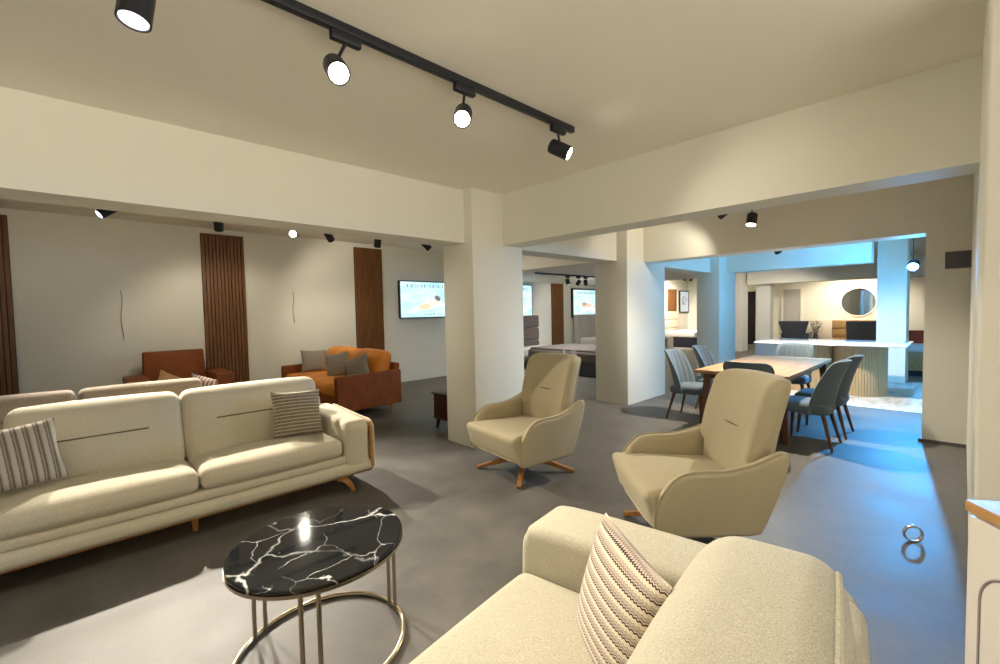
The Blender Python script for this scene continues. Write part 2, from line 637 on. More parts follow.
def prism(bm, poly, x0, x1, r=0.02, seg=3, bow=0.0):
    """closed (y,z) outline extruded along X with rounded rims; bow swells the outer face"""
    def inset(P, d):
        out = []
        N = len(P)
        for i in range(N):
            t = (P[(i + 1) % N] - P[i - 1])
            nrm = Vector((t.y, -t.x)).normalized()
            out.append(P[i] - nrm * d * sgn)
        return out
    P = [Vector((p[0], p[1])) for p in poly]
    area = sum(P[i].x * P[(i + 1) % len(P)].y - P[(i + 1) % len(P)].x * P[i].y for i in range(len(P)))
    sgn = 1 if area > 0 else -1
    loops = []
    for k in range(seg + 1):
        a = k / seg * PI / 2
        loops.append((x0 + r * (1 - math.sin(a)), inset(P, r * (1 - math.cos(a)))))
    loops = [(x0 + r - r * math.sin(PI / 2 * k / seg), inset(P, r - r * math.cos(PI / 2 * k / seg))) for k in range(seg, -1, -1)]
    loops += [(x1 - r + r * math.sin(PI / 2 * k / seg), inset(P, r - r * math.cos(PI / 2 * k / seg))) for k in range(0, seg + 1)]
    rings = [[bm.verts.new((x, p.x, p.y)) for p in L] for x, L in loops]
    N = len(P)
    for A, B in zip(rings, rings[1:]):
        for k in range(N):
            bm.faces.new((A[k], A[(k + 1) % N], B[(k + 1) % N], B[k]))
    bmesh.ops.triangulate(bm, faces=[bm.faces.new(rings[0][::-1]), bm.faces.new(rings[-1])])
    return bm


def pillow(bm, w, h, t, n=22, pinch=0.07):
    """scatter cushion in the XZ plane, centre at the origin"""
    S = {}
    for s_ in (1, -1):
        for i in range(n + 1):
            for j in range(n + 1):
                u, v = -1 + 2 * i / n, -1 + 2 * j / n
                rim = i in (0, n) or j in (0, n)
                if rim and s_ < 0:
                    S[s_, i, j] = S[1, i, j]
                    continue
                x = w / 2 * u * (1 - pinch * (1 - v * v) * abs(u))
                z = h / 2 * v * (1 - pinch * (1 - u * u) * abs(v))
                y = s_ * t / 2 * (max(0, (1 - u ** 2) * (1 - v ** 2)) ** 0.45)
                S[s_, i, j] = bm.verts.new((x, y, z))
    for s_ in (1, -1):
        for i in range(n):
            for j in range(n):
                q = (S[s_, i, j], S[s_, i + 1, j], S[s_, i + 1, j + 1], S[s_, i, j + 1])
                bm.faces.new(q if s_ > 0 else q[::-1])
    return bm


# ------------------------------------------------------------------ room shell
H = 2.93
ZB = 2.34      # underside of the beams
struct('floor', box(new(), -3.5, 21.5, -3.5, 9.3, -0.1, 0), M['floor'], smooth=False)
HL = 3.06      # the left room is a little higher
struct('ceiling', box(new(), -3.5, 21.5, -3.5, 4.10, H, HL + 0.1), M['ceil'], smooth=False)
struct('ceiling_left', box(new(), -3.5, 21.5, 4.10, 9.3, HL, HL + 0.1), M['ceil'], smooth=False)
struct('wall_left', box(new(), -3.5, 21.5, 8.85, 9.1, 0, HL), M['wall'], smooth=False)
struct('wall_back', box(new(), 20.6, 20.8, -1.3, 8.85, 0, HL), M['wall'], smooth=False)
struct('wall_near_unseen', box(new(), -3.7, -3.5, -3.5, 9.1, 0, HL), M['wall'], smooth=False)  # unseen wall, added to keep the fill off the first column's left face
struct('wall_right', box(new(), 7.6, 20.6, -1.3, -1.1, 0, HL), M['wall'], smooth=False)
# right wall with its rounded near corner, and the pier behind it
struct('wall_side', box(new(), 2.80, 6.83, -0.6, -0.05, 0, HL, 0.015, 3), M['wall'])
struct('column', box(new(), 6.83, 7.6, -1.3, 0.30, 0, HL), M['wall'], smooth=False)
struct('column', box(new(), 3.24, 4.05, 3.79, 4.33, 0, HL, 0.008, 2), M['wall'])
struct('column', box(new(), 6.42, 7.72, 3.73, 4.34, 0, HL, 0.008, 2), M['wall'])
struct('column', box(new(), 10.3, 11.3, 3.73, 4.22, 0, HL, 0.008, 2), M['wall'])
struct('column', box(new(), 16.9, 17.5, 5.36, 5.70, 0, HL), M['wall'], smooth=False)
struct('column', box(new(), 11.6, 12.3, 0.76, 1.20, 0, HL), M['wall'], smooth=False)
struct('column', box(new(), 17.6, 18.0, 4.68, 5.12, 0, HL), M['wall'], smooth=False)
# beams: along the left edge of the bay, across it, and over the rooms behind
struct('beam', box(new(), -3.5, 3.26, 3.93, 4.28, ZB, HL), M['wall'], smooth=False)
struct('beam', box(new(), 3.98, 6.42, 3.92, 4.28, ZB, HL), M['wall'], smooth=False)
struct('beam', box(new(), 7.72, 10.3, 3.92, 4.28, ZB, HL), M['wall'], smooth=False)
struct('beam', box(new(), 3.72, 4.03, -0.05, 3.80, ZB, HL), M['wall'], smooth=False)
struct('beam', box(new(), 6.95, 7.3, 0.29, 3.73, ZB, HL), M['wall'], smooth=False)
struct('beam', box(new(), 10.75, 11.1, 1.2, 3.73, ZB, HL), M['wall'], smooth=False)
struct('beam', box(new(), 17.2, 17.6, -1.1, 5.30, ZB, HL), M['wall'], smooth=False)
struct('ceiling_drop', box(new(), 6.85, 13.3, 4.40, 8.85, 2.42, HL), M['ceil'], smooth=False)
# skirting on the pier and the second column
struct('baseboard_pier', box(new(), 6.815, 6.83, -0.05, 0.33, 0, 0.035), M['plaque'], smooth=False)


# ------------------------------------------------------------------ lamps
def spot_light(parent, loc, d, energy, color, size=95, blend=0.6, rad=0.035):
    ld = bpy.data.lights.new('spot_bulb', 'SPOT')
    ld.energy = energy
    ld.color = color
    ld.spot_size = R(size)
    ld.spot_blend = blend
    ld.shadow_soft_size = rad
    o = bpy.data.objects.new('spot_bulb', ld)
    COL.objects.link(o)
    o.parent = parent
    o.location = loc
    o.rotation_euler = Vector(d).to_track_quat('-Z', 'Y').to_euler()
    return o


def spotlight(top, head, d, label, energy, color=WARM, lens='glow', group=None, size=100, hl=0.15, hr=0.045, along=(1, 0, 0), blend=0.6):
    """track spot: top = where the adapter meets the track, head = centre of the can, d = aim"""
    t = thing('track_spotlight', label, 'spotlight', top, 0, group)
    top, head, d = Vector(top), Vector(head), Vector(d).normalized()
    h = head - top
    bm = new()
    a = Vector(along)
    if abs(a.x) > 0.5:
        box(bm, -0.075, 0.075, -0.018, 0.018, -0.045, 0, 0.006)
    else:
        box(bm, -0.018, 0.018, -0.075, 0.075, -0.045, 0, 0.006)
    mk('adapter', bm, M['black'], t)
    mk('stem', tube(new(), [(0, 0, -0.04), (h.x * 0.3, h.y * 0.3, -0.07), (h.x, h.y, h.z + hr * 0.6)], 0.008, 8), M['black'], t)
    q = d.to_track_quat('Z', 'Y').to_euler()
    bm = lathe(new(), [(hr * 0.86, -hl / 2), (hr * 0.97, -hl / 2 + 0.008), (hr, -hl / 2 + 0.02), (hr, hl / 2), (hr * 0.9, hl / 2), (hr * 0.88, hl / 2 - 0.012)], n=28)
    can = mk('lamp_can', bm, M['black'], t, h, q)
    bm = lathe(new(), [(0.001, 0), (hr * 0.84, 0), (hr * 0.84, 0.004), (0.001, 0.006)], n=24)
    mk('lens', bm, M[lens], can, (0, 0, hl / 2 - 0.008))
    if energy:
        spot_light(t, h + d * (hl / 2 + 0.02), d, energy, color, size, blend)
    return t


# main track over the bay
bm = box(new(), -2.4, 2.785, 2.046, 2.084, 2.886, H, 0.003)
tag(mk('lighting_track', bm, M['black']), 'long black ceiling track running over the seating area', 'lighting track')
G1 = 'spotlights on the main ceiling track'
K, TY, TZ = 1.043, 2.065, 2.886
spotlight((0.24 * K, TY, TZ), (0.21 * K, TY, 1.55 + 1.095 * K), (-0.16, -0.12, -1), 'black spotlight cut by the top edge, near the left corner', 30, WARM, 'glow_dim', G1, 50, 0.18, 0.052)
spotlight((0.96 * K, TY, TZ), (0.91 * K, TY, 1.55 + 1.11 * K), (-0.2, -0.75, -0.62), 'glaring track spotlight nearest the camera, second from the left', 55, WARM, 'glow', G1, 120, 0.16, 0.052)
spotlight((1.66 * K, TY, TZ), (1.645 * K, TY, 1.55 + 1.115 * K), (-0.55, -0.55, -0.60), 'glaring spotlight in the middle of the long ceiling track', 75, WARM, 'glow', G1, 120, 0.16, 0.052)
spotlight((2.50 * K, TY, TZ), (2.52 * K, TY, 1.55 + 1.13 * K), (0.42, -0.78, -0.5), 'black spotlight at the far end of the long track', 28, WARM, 'glow', G1, 105, 0.16, 0.052, (1, 0, 0), 1.0)
# two unseen fill lamps added on the out-of-view half of the same track
for x, d in ((-1.5, (0.5, -0.2, -1)), (-2.3, (0.5, -0.2, -1))):
    spotlight((x, TY, TZ), (x, TY, 2.70), d, 'unseen track spotlight added as fill for the seating area', 25, WARM, 'glow', 'unseen spotlights on the main ceiling track', 110)

# left room
tag(mk('lighting_track', box(new(), -1.0, 5.6, 7.082, 7.118, 3.025, HL, 0.003), M['black']), 'black track on the left room ceiling, hidden behind the beam', 'lighting track')
G2 = 'spotlights in the left room'
LEFT = [(0.28, 2.575, (-0.75, -0.20, -0.60), 45, 'glow_dim', 'black spotlight left of all others under the left beam'),
        (1.19, 2.565, (0.15, 0.55, -0.85), 60, 'glow_dim', 'black spotlight above the middle slatted panel'),
        (1.96, 2.56, (-1.6, -4.6, -2.5), 380, 'glow', 'glaring spotlight in the left room facing the camera'),
        (2.40, 2.56, (0.6, 0.6, -0.5), 55, 'glow_dim', 'tilted black spotlight just right of the glaring one'),
        (3.08, 2.55, (0.05, 0.35, -0.95), 55, 'glow_dim', 'upright black spotlight in front of the third slatted panel'),
        (3.88, 2.57, (0.55, -0.30, -0.62), 60, 'glow_dim', 'small black spotlight above the lit advertising screen')]
for x, z, d, e, l, lab in LEFT:
    x, z = x * 7.1 / 5.6, 1.55 + (z - 1.55) * 7.1 / 5.6
    e = e * 0.62 if e < 300 else e
    spotlight((x, 7.1, 3.025), (x, 7.1, z), d, lab, e, WARM, l, G2, 75 if e > 300 else 110, 0.19, 0.058, (1, 0, 0), 0.6)

# two unseen lamps added above the beam to shadow the cream sofa seat
tag(mk('lighting_track', box(new(), -1.0, 3.0, 6.382, 6.418, 3.025, HL, 0.003), M['black']), 'unseen black track added nearer the beam for the sofa lamps', 'lighting track')
for x in (0.10, 0.98):
    spotlight((x, 6.4, 3.025), (x, 6.4, 2.86), (0.12, -2.6, -2.3), 'unseen track spotlight added behind the left beam, aimed at the cream sofa', 480, WARM, 'glow', 'added unseen spotlights behind the left beam', 56, 0.15, 0.05, (1, 0, 0), 0.5)

# dining bay
spotlight((6.3, 1.88, H), (6.27, 1.88, 2.66), (-0.25, 0.05, -0.90), 'glaring spotlight in front of the second cross beam', 320, WARM, 'glow', 'dining area spotlights', 150, 0.15, 0.062, (0, 1, 0), 0.9)
spotlight((6.35, 2.25, H), (6.35, 2.25, 2.80), (0.2, 0.9, -0.5), 'dark spotlight mostly hidden behind the first cross beam', 30, WARM, 'glow_dim', 'dining area spotlights', 100, 0.12, 0.04, (0, 1, 0))
spotlight((8.2, 2.09, H), (8.2, 2.09, 2.465), (1.2, -0.6, -1.9), 'small dark spotlight beyond the second cross beam', 330, WARM, 'glow_dim', 'dining area spotlights', 100, 0.13, 0.05, (0, 1, 0))
spotlight((10.0, 0.60, H), (10.0, 0.58, 2.19), (-0.80, 0.06, -0.50), 'glaring blue-white spotlight beside the right pier', 450, COOL, 'glow_blue', 'dining area spotlights', 92, 0.14, 0.075, (0, 1, 0), 0.9)
ld = bpy.data.lights.new('blue_bulb', 'POINT')
ld.energy, ld.color, ld.shadow_soft_size = 150, COOL, 0.05
bulb = bpy.data.objects.new('blue_bulb', ld)
COL.objects.link(bulb)
bulb.parent = [o for o in COL.objects if o.get('label', '').startswith('glaring blue-white')][0]
bulb.location = (-0.12, 0.0, -0.81)
# bed area
tag(mk('lighting_track', box(new(), 7.45, 10.9, 6.58, 6.61, 2.385, 2.42, 0.003), M['black']), 'short black track above the grey mattress', 'lighting track')
G3 = 'spotlights over the beds'
for x, z, d, lab in ((8.62, 2.25, (0.1, -0.2, -1), 'left spotlight on the bed area track'), (9.05, 2.24, (-0.2, 0.5, -0.9), 'tilted middle spotlight on the bed area track'),
                     (9.35, 2.25, (0.75, 0.45, -0.55), 'right spotlight on the bed area track')):
    spotlight((x, 6.595, 2.385), (x, 6.595, z), d, lab, 85, (1, 0.9, 0.78), 'glow_dim', G3, 120, 0.14, 0.05)
for x, y, lab in ((16.75, 7.3, 'left of two tiny dark spotlights over the far bed'), (17.3, 7.3, 'right of two tiny dark spotlights over the far bed')):
    spotlight((x, y, HL), (x, y, 2.68), (0.3, 0.6, -0.7), lab, 300, (1, 0.9, 0.75), 'glow_dim', 'spotlights over the far bed', 120, 0.14, 0.06)
spotlight((19.0, 2.6, H), (19.0, 2.6, 2.7), (0.5, 0.1, -0.85), 'unseen spotlight that lights the far mirror wall', 230, (1, 0.88, 0.7), 'glow', None, 140, 0.14, 0.06)  # unseen far-room lamp, lights the wall around the mirror
spotlight((15.0, 3.2, H), (15.0, 3.2, 2.7), (0.4, 0.4, -0.85), 'unseen spotlight that lights the far low cabinet', 180, (1, 0.9, 0.78), 'glow', None, 140, 0.14, 0.06)  # unseen far-room lamp, lights the space round the low cabinet


# ------------------------------------------------------------------ slatted wall panels
def slat_panel(x0, x1, z0, z1, n, label, y=8.85, light_gap=False):
    t = thing('slatted_wall_panel', label, 'wall panel', ((x0 + x1) / 2, y, z0), 0, 'slatted wood panels on the left wall')
    w, h = x1 - x0, z1 - z0
    mk('backing_board', box(new(), -w / 2, w / 2, -0.015, 0, 0, h), M['backing'], t, smooth=False)
    bm = new()
    p = w / n
    for i in range(n):
        box(bm, -w / 2 + p * i + p * 0.1, -w / 2 + p * (i + 1) - p * 0.1, -0.05, -0.015, 0, h)
    mk('slats', bm, M['slat'], t, smooth=False)
    return t


slat_panel(-1.2, -0.56, 0, 2.965, 12, 'dark slatted wood panel at the left edge of the photo')
slat_panel(1.60, 2.24, 0, 2.965, 12, 'slatted wood panel behind the rust armchair')
slat_panel(4.30, 4.93, 0, 2.965, 12, 'slatted wood panel behind the orange sofa')
slat_panel(10.72, 11.28, 0, 2.40, 6, 'slatted wood panel beside the grey bed, between two screens')
slat_panel(18.55, 19.35, 0, 2.40, 6, 'far orange-brown slatted panel left of the framed picture')
slat_panel(21.0, 21.3, 0, 2.40, 3, 'narrow dark red panel at the far end of the wall')

# loose cables on the wall
for x, z0, z1, lab in ((0.55, 1.25, 2.0, 'thin loose cable on the wall left of the middle slatted panel'), (3.05, 1.42, 2.02, 'thin loose cable on the wall right of the middle slatted panel')):
    pts = [(x + 0.012 * math.sin(k * 1.1), 8.838, z1 + (z0 - z1) * k / 7) for k in range(8)]
    tag(mk('wall_cable', tube(new(), spline(pts, 4), 0.006, 6), M['cable']), lab, 'cable', 'loose cables on the left wall')


# ------------------------------------------------------------------ lit screens and picture
def screen(x0, x1, z0, z1, mat, label, frame=0.022, name='advertising_screen', cat='screen', y=8.85, depth=0.07):
    t = thing(name, label, cat, ((x0 + x1) / 2, y, z0))
    w, h = x1 - x0, z1 - z0
    bm = new()
    box(bm, -w / 2, w / 2, -depth, 0, 0, frame)
    box(bm, -w / 2, w / 2, -depth, 0, h - frame, h)
    box(bm, -w / 2, -w / 2 + frame, -depth, 0, frame, h - frame)
    box(bm, w / 2 - frame, w / 2, -depth, 0, frame, h - frame)
    mk('frame', bm, M['black'], t, smooth=False)
    mk('display', box(new(), -w / 2 + frame, w / 2 - frame, -depth + 0.008, -0.005, frame, h - frame), mat, t, smooth=False)
    return t


S1 = screen_mat('bedding_advert', [(0.50, 0.36, 0.24, 0.13, 0.55, (0.85, 0.80, 0.62)), (0.40, 0.30, 0.12, 0.09, 0.4, (0.85, 0.60, 0.40)), (0.63, 0.54, 0.05, 0.09, 0.3, (0.16, 0.14, 0.14))])
S2 = screen_mat('bedding_advert_couple', [(0.42, 0.40, 0.17, 0.12, -0.2, (0.80, 0.50, 0.36)), (0.75, 0.32, 0.17, 0.10, -0.3, (0.85, 0.52, 0.36)), (0.6, 0.26, 0.36, 0.09, 0, (0.80, 0.86, 0.86)), (0.34, 0.46, 0.07, 0.06, 0, (0.35, 0.22, 0.18))])
S3 = screen_mat('bedding_advert_cut', [(0.55, 0.3, 0.14, 0.1, 0.2, (0.25, 0.36, 0.38)), (0.6, 0.22, 0.3, 0.08, 0, (0.80, 0.88, 0.88))])
S4 = screen_mat('framed_print', [(0.45, 0.55, 0.22, 0.24, 0.3, (0.22, 0.22, 0.28)), (0.5, 0.56, 0.13, 0.17, 0.3, (0.75, 0.78, 0.85)), (0.35, 0.42, 0.16, 0.05, 0.2, (0.62, 0.20, 0.38)), (0.75, 0.62, 0.07, 0.1, 0, (0.2, 0.45, 0.6))],
                ((0.75, 0.82, 0.86), (0.85, 0.9, 0.92)), 0.5, False)  # the framed print glows faintly; its brightness is put in as emission
screen(5.33, 7.0, 1.45, 2.31, S1, 'lit advertising screen showing a sleeper, left of the first column')
screen(8.2, 9.78, 1.36, 2.33, S3, 'lit screen partly hidden by the first column, over a brown headboard')
screen(11.72, 13.6, 1.32, 2.28, S2, 'lit advertising screen with two sleepers, over the pale headboard', 0.05)
screen(19.62, 20.55, 1.36, 2.36, S4, 'small framed figure print on the far wall', 0.05, 'framed_print', 'picture')


# ------------------------------------------------------------------ cream three-seat sofa
def cream_sofa():
    t = thing('cream_sofa', 'long cream two-cushion sofa with oak trim and splayed legs', 'sofa', (0.60, 4.10, 0))
    c = M['cream']
    W = 1.33
    yf = -0.43
    # bottom shell and the two front rolls
    mk('base_roll', soft(new(), (0, 0.02, 0.205), (2 * W, 0.90, 0.11), 0.045, (0, 0.012, 0), 14), c, t)
    mk('upper_roll', soft(new(), (0, 0.0, 0.292), (2 * W - 0.5, 0.82, 0.085), 0.035, (0, 0.012, 0), 14), c, t)
    mk('oak_plinth', box(new(), -W + 0.01, W - 0.01, yf + 0.05, 0.42, 0.132, 0.155, 0.006), M['oak'], t)
    # seats
    for s_ in (-1, 1):
        def fn(p):
            # front lip drops a little, top slopes back
            k = max(0, (p.z - 0.33) / 0.16)
            return (p.x, p.y, p.z - 0.05 * k * max(0, (p.y + 0.1)) / 0.4)
        mk('seat_cushion', soft(new(), (s_ * 0.522, -0.06, 0.405), (1.042, 0.74, 0.155), 0.06, (0, 0.02, 0.03), 16, fn), c, t)
    # backs
    for s_ in (-1, 1):
        def fnb(p):
            k = (p.z - 0.42)
            return (p.x, p.y + k * 0.30, p.z)
        bx, bw = (0.538, 1.07) if s_ > 0 else (-0.478, 0.95)
        b = mk('back_cushion', soft(new(), (bx, 0.16, 0.682), (bw, 0.20, 0.555), 0.07, (0.008, 0.035, 0.012), 16, fnb), c, t)
        x0, x1 = (0.22, 0.80) if s_ > 0 else (-0.80, -0.22)
        pts = [(x0 + (x1 - x0) * k / 8, 0.16 - 0.1 + (0.735 - 0.42) * 0.30 - 0.032, 0.735) for k in range(9)]
        mk('back_seam', tube(new(), pts, 0.006, 6), M['seam'], b)
    mk('back_frame', soft(new(), (0, 0.37, 0.47), (2 * W - 0.3, 0.12, 0.60), 0.05, (0, 0, 0), 10, lambda p: (p.x, p.y + (p.z - 0.4) * 0.22, p.z)), c, t)
    # arms: inner pad, oak band, outer shell
    prof = [(0.2, 0.16), (-0.2, 0.16), (-0.37, 0.16), (-0.415, 0.175), (-0.428, 0.22), (-0.43, 0.40), (-0.43, 0.545), (-0.405, 0.60), (-0.345, 0.625), (-0.10, 0.635), (0.15, 0.648), (0.38, 0.658), (0.435, 0.645), (0.45, 0.60), (0.44, 0.40), (0.42, 0.20), (0.39, 0.16)]
    pl = [(p.x, p.y) for p in spline([(a, b, 0) for a, b in prof], 4, True)]
    pb = [(y - 0.006 if y < -0.38 else y * 0.97, z if z < 0.5 else z - 0.028) for y, z in pl]
    ps = [(y, z if z < 0.5 else z - 0.02) for y, z in pl]
    for s_ in (-1, 1):
        xa, xb = (W - 0.28, W - 0.045)
        if s_ > 0:
            mk('arm_pad', prism(new(), pl, xa, xb, 0.055, 5), c, t)
            mk('oak_band', prism(new(), pb, xb - 0.002, xb + 0.022, 0.002, 1), M['oak'], t, angle=12)
            mk('arm_shell', prism(new(), ps, xb + 0.02, W - 0.005, 0.006, 1), c, t, angle=12)
        else:
            mk('arm_pad', prism(new(), pl, -xb, -xa, 0.05, 4), c, t)
            mk('oak_band', prism(new(), pb, -xb - 0.022, -xb + 0.002, 0.004, 1), M['oak'], t)
            mk('arm_shell', prism(new(), ps, -W + 0.005, -xb - 0.02, 0.010, 3), c, t)
    # curved splayed legs
    for s_ in (-1, 1):
        for y0 in (-0.36, 0.36):
            ys = -1 if y0 < 0 else 1
            bm = new()
            P = [(s_ * 1.00, y0, 0.14), (s_ * 1.055, y0 + ys * 0.01, 0.115), (s_ * 1.10, y0 + ys * 0.02, 0.065), (s_ * 1.125, y0 + ys * 0.03, 0.0)]
            S_ = spline(P, 4)
            for a, b, wa, wb in [(S_[i], S_[i + 1], 0.06 - 0.03 * i / len(S_), 0.06 - 0.03 * (i + 1) / len(S_)) for i in range(len(S_) - 1)]:
                bar(bm, a, b, wa, 0.03, wb, 0.03, (1, 0, 0))
            bmesh.ops.remove_doubles(bm, verts=bm.verts, dist=0.0005)
            mk('leg', bm, M['oakz'], t)
    mk('middle_leg', bar(new(), (-0.02, -0.24, 0.14), (-0.02, -0.24, 0), 0.045, 0.045, 0.028, 0.028), M['oakz'], t)
    return t


cream_sofa()
# scatter cushions on it
p = mk('throw_pillow', pillow(new(), 0.56, 0.40, 0.16), M['pillow_stripe'], None, (-0.36, 4.04, 0.705), (R(-20), R(-5), R(9)))
tag(p, 'grey and cream vertically striped pillow at the left end of the cream sofa', 'pillow')
p = mk('throw_pillow', pillow(new(), 0.41, 0.41, 0.14), M['pillow_weave'], None, (1.40, 4.07, 0.695), (R(-20), R(2), R(-6)))
tag(p, 'brown and cream woven pillow beside the right arm of the cream sofa', 'pillow')


# ------------------------------------------------------------------ taupe sofa behind, seen over the top
def taupe_sofa():
    t = thing('taupe_sofa', 'taupe sofa standing behind the cream sofa, only its back showing', 'sofa', (0.0, 5.66, 0), 0)
    c = M['taupe']
    mk('base', soft(new(), (0, 0, 0.24), (2.3, 0.86, 0.2), 0.04), c, t)
    for s_ in (-1, 1):
        mk('seat_cushion', soft(new(), (s_ * 0.46, 0.07, 0.40), (0.90, 0.70, 0.14), 0.05, (0, 0, 0.02)), c, t)
        mk('back_cushion', soft(new(), (s_ * 0.46, -0.32, 0.70), (0.90, 0.18, 0.50), 0.05, (0.004, 0.02, 0.008)), c, t)
        mk('arm', soft(new(), (s_ * 1.04, 0.0, 0.40), (0.20, 0.86, 0.44), 0.05), c, t)
        for y in (-0.36, 0.36):
            mk('leg', bar(new(), (s_ * 1.0, y, 0.15), (s_ * 1.03, y, 0), 0.05, 0.05, 0.03, 0.03), M['walnut'], t)
    mk('back_frame', soft(new(), (0, -0.43, 0.46), (2.1, 0.08, 0.62), 0.03), c, t)
    return t


taupe_sofa()
p = mk('throw_pillow', pillow(new(), 0.30, 0.32, 0.14), M['pillow_pink'], None, (0.97, 5.52, 0.79), (R(10), R(14), R(-50)))
tag(p, 'pink and brown striped pillow peeking over the taupe sofa', 'pillow')


# ------------------------------------------------------------------ rust armchair at the wall
def rust_armchair():
    t = thing('rust_armchair', 'dark rust leather armchair against the wall behind the cream sofa', 'armchair', (1.13, 8.15, -0.0), 0)
    c = M['rust']
    mk('base', box(new(), -0.58, 0.58, -0.40, 0.40, 0.16, 0.34, 0.02), c, t)
    mk('seat_cushion', soft(new(), (0, -0.06, 0.42), (0.78, 0.74, 0.18), 0.05, (0, 0.01, 0.03)), M['orange'], t)
    mk('backrest', soft(new(), (0, 0.36, 0.70), (0.82, 0.14, 0.70), 0.02, (0, 0.015, 0), 12, lambda p: (p.x * (1.0 - 0.10 * (p.z - 0.4)), p.y + (p.z - 0.4) * 0.12, p.z)), c, t)
    for s_ in (-1, 1):
        mk('arm', box(new(), s_ * 0.51 - 0.125, s_ * 0.51 + 0.125, -0.42, 0.40, 0.16, 0.72, 0.025, 3), c, t)
        for y in (-0.34, 0.34):
            mk('leg', bar(new(), (s_ * 0.5, y, 0.17), (s_ * 0.52, y, 0), 0.045, 0.045, 0.028, 0.028), M['walnut'], t)
    return t


rust_armchair()
p = mk('throw_pillow', pillow(new(), 0.38, 0.38, 0.13), M['tan'], None, (1.00, 8.14, 0.555), (R(-20), R(30), R(15)))
tag(p, 'tan pillow lying on the rust armchair', 'pillow')


# ------------------------------------------------------------------ orange two-seat sofa
def orange_sofa():
    t = thing('orange_sofa', 'orange leather two-seat sofa with dark rust panel arms', 'sofa', (3.22, 7.38, 0), R(-90))
    # local: front -Y -> world -X ; local +X -> world -Y
    c, o = M['rust'], M['orange']
    L = 1.18
    mk('base', box(new(), -L + 0.1, L - 0.1, -0.46, 0.46, 0.13, 0.34, 0.02), c, t)
    mk('seat_cushion', soft(new(), (0, -0.10, 0.42), (2 * L - 0.22, 0.80, 0.19), 0.06, (0, 0.02, 0.035), 14), o, t)
    for s_ in (-1, 1):
        mk('back_cushion', soft(new(), (s_ * 0.52, 0.27, 0.70), (1.02, 0.24, 0.50), 0.09, (0.01, 0.05, 0.03), 12, lambda p: (p.x, p.y + (p.z - 0.45) * 0.22, p.z)), o, t)
        mk('arm_panel', soft(new(), (s_ * (L - 0.05), 0, 0.40), (0.11, 1.06, 0.53), 0.025, (0, 0, 0), 10, lambda p: (p.x, p.y, p.z + 0.02 * p.y)), c, t)
        for y in (-0.42, 0.42):
            mk('leg', bar(new(), (s_ * 1.02, y, 0.14), (s_ * 1.04, y, 0), 0.045, 0.045, 0.026, 0.026), M['oakz'], t)
    mk('back_frame', soft(new(), (0, 0.47, 0.46), (2 * L - 0.16, 0.10, 0.62), 0.03, (0, 0, 0), 8, lambda p: (p.x, p.y + (p.z - 0.4) * 0.12, p.z)), c, t)
    return t


orange_sofa()
for (y, z, rz, ry, w, lab) in ((8.26, 0.72, -8, 3, 0.46, 'left grey-brown pillow on the orange sofa, set against its arm'), (7.26, 0.72, -52, -12, 0.42, 'middle grey pillow on the orange sofa'),
                               (6.56, 0.70, -52, -18, 0.42, 'right grey pillow on the orange sofa, beside the near arm')):
    p = mk('throw_pillow', pillow(new(), w, 0.42, 0.16), M['greyc'], None, (3.18, y, z), (R(-18), R(ry), R(rz)))
    tag(p, lab, 'pillow', 'grey pillows on the orange sofa')

# dark unit behind the first column
t = thing('brown_side_unit', 'small dark brown side unit half hidden behind the first column', 'side unit', (3.72, 4.70, 0))
mk('body', box(new(), -0.24, 0.24, -0.25, 0.25, 0.15, 0.47, 0.006), M['brown'], t)
mk('top', box(new(), -0.26, 0.26, -0.27, 0.27, 0.47, 0.49, 0.004), M['brown'], t)
mk('lower_rail', box(new(), -0.25, 0.25, -0.26, 0.26, 0.135, 0.152, 0.003), M['brown'], t)
for sx in (-1, 1):
    for s_ in (-1, 1):
        mk('leg', bar(new(), (sx * 0.2, s_ * 0.2, 0.136), (sx * 0.215, s_ * 0.215, 0), 0.045, 0.045, 0.02, 0.02), M['brown'], t)


# ------------------------------------------------------------------ black marble coffee table
def coffee_table():
    t = thing('coffee_table', 'round black marble coffee table with paired champagne metal legs', 'coffee table', (0.783, 2.05, 0), R(15))
    a, b = 0.388, 0.358
    bm = lathe(new(), [(0.001, 0.488), (0.985, 0.488), (0.992, 0.492), (1.0, 0.497), (1.0, 0.508), (0.992, 0.513), (0.001, 0.513)], n=96, sx=a, sy_=b)
    mk('marble_top', bm, M['bmarble'], t)
    bm = lathe(new(), [(0.93, 0.474), (1.004, 0.474), (1.008, 0.478), (1.008, 0.490), (0.93, 0.490)], n=96, sx=a, sy_=b)
    mk('top_rim', bm, M['brass'], t)
    pts = [(a * 0.985 * math.cos(2 * PI * k / 72), b * 0.985 * math.sin(2 * PI * k / 72), 0.013) for k in range(72)]
    mk('base_ring', tube(new(), pts, 0.0125, 10, True), M['brass'], t)
    for ang in (-15, 108, 229):
        for d in (-5.2, 5.2):
            th = R(ang + d)
            x, y = a * 0.95 * math.cos(th), b * 0.95 * math.sin(th)
            mk('leg', tube(new(), [(x, y, 0.01), (x, y, 0.476)], 0.0095, 12), M['brass'], t)
    return t


coffee_table()


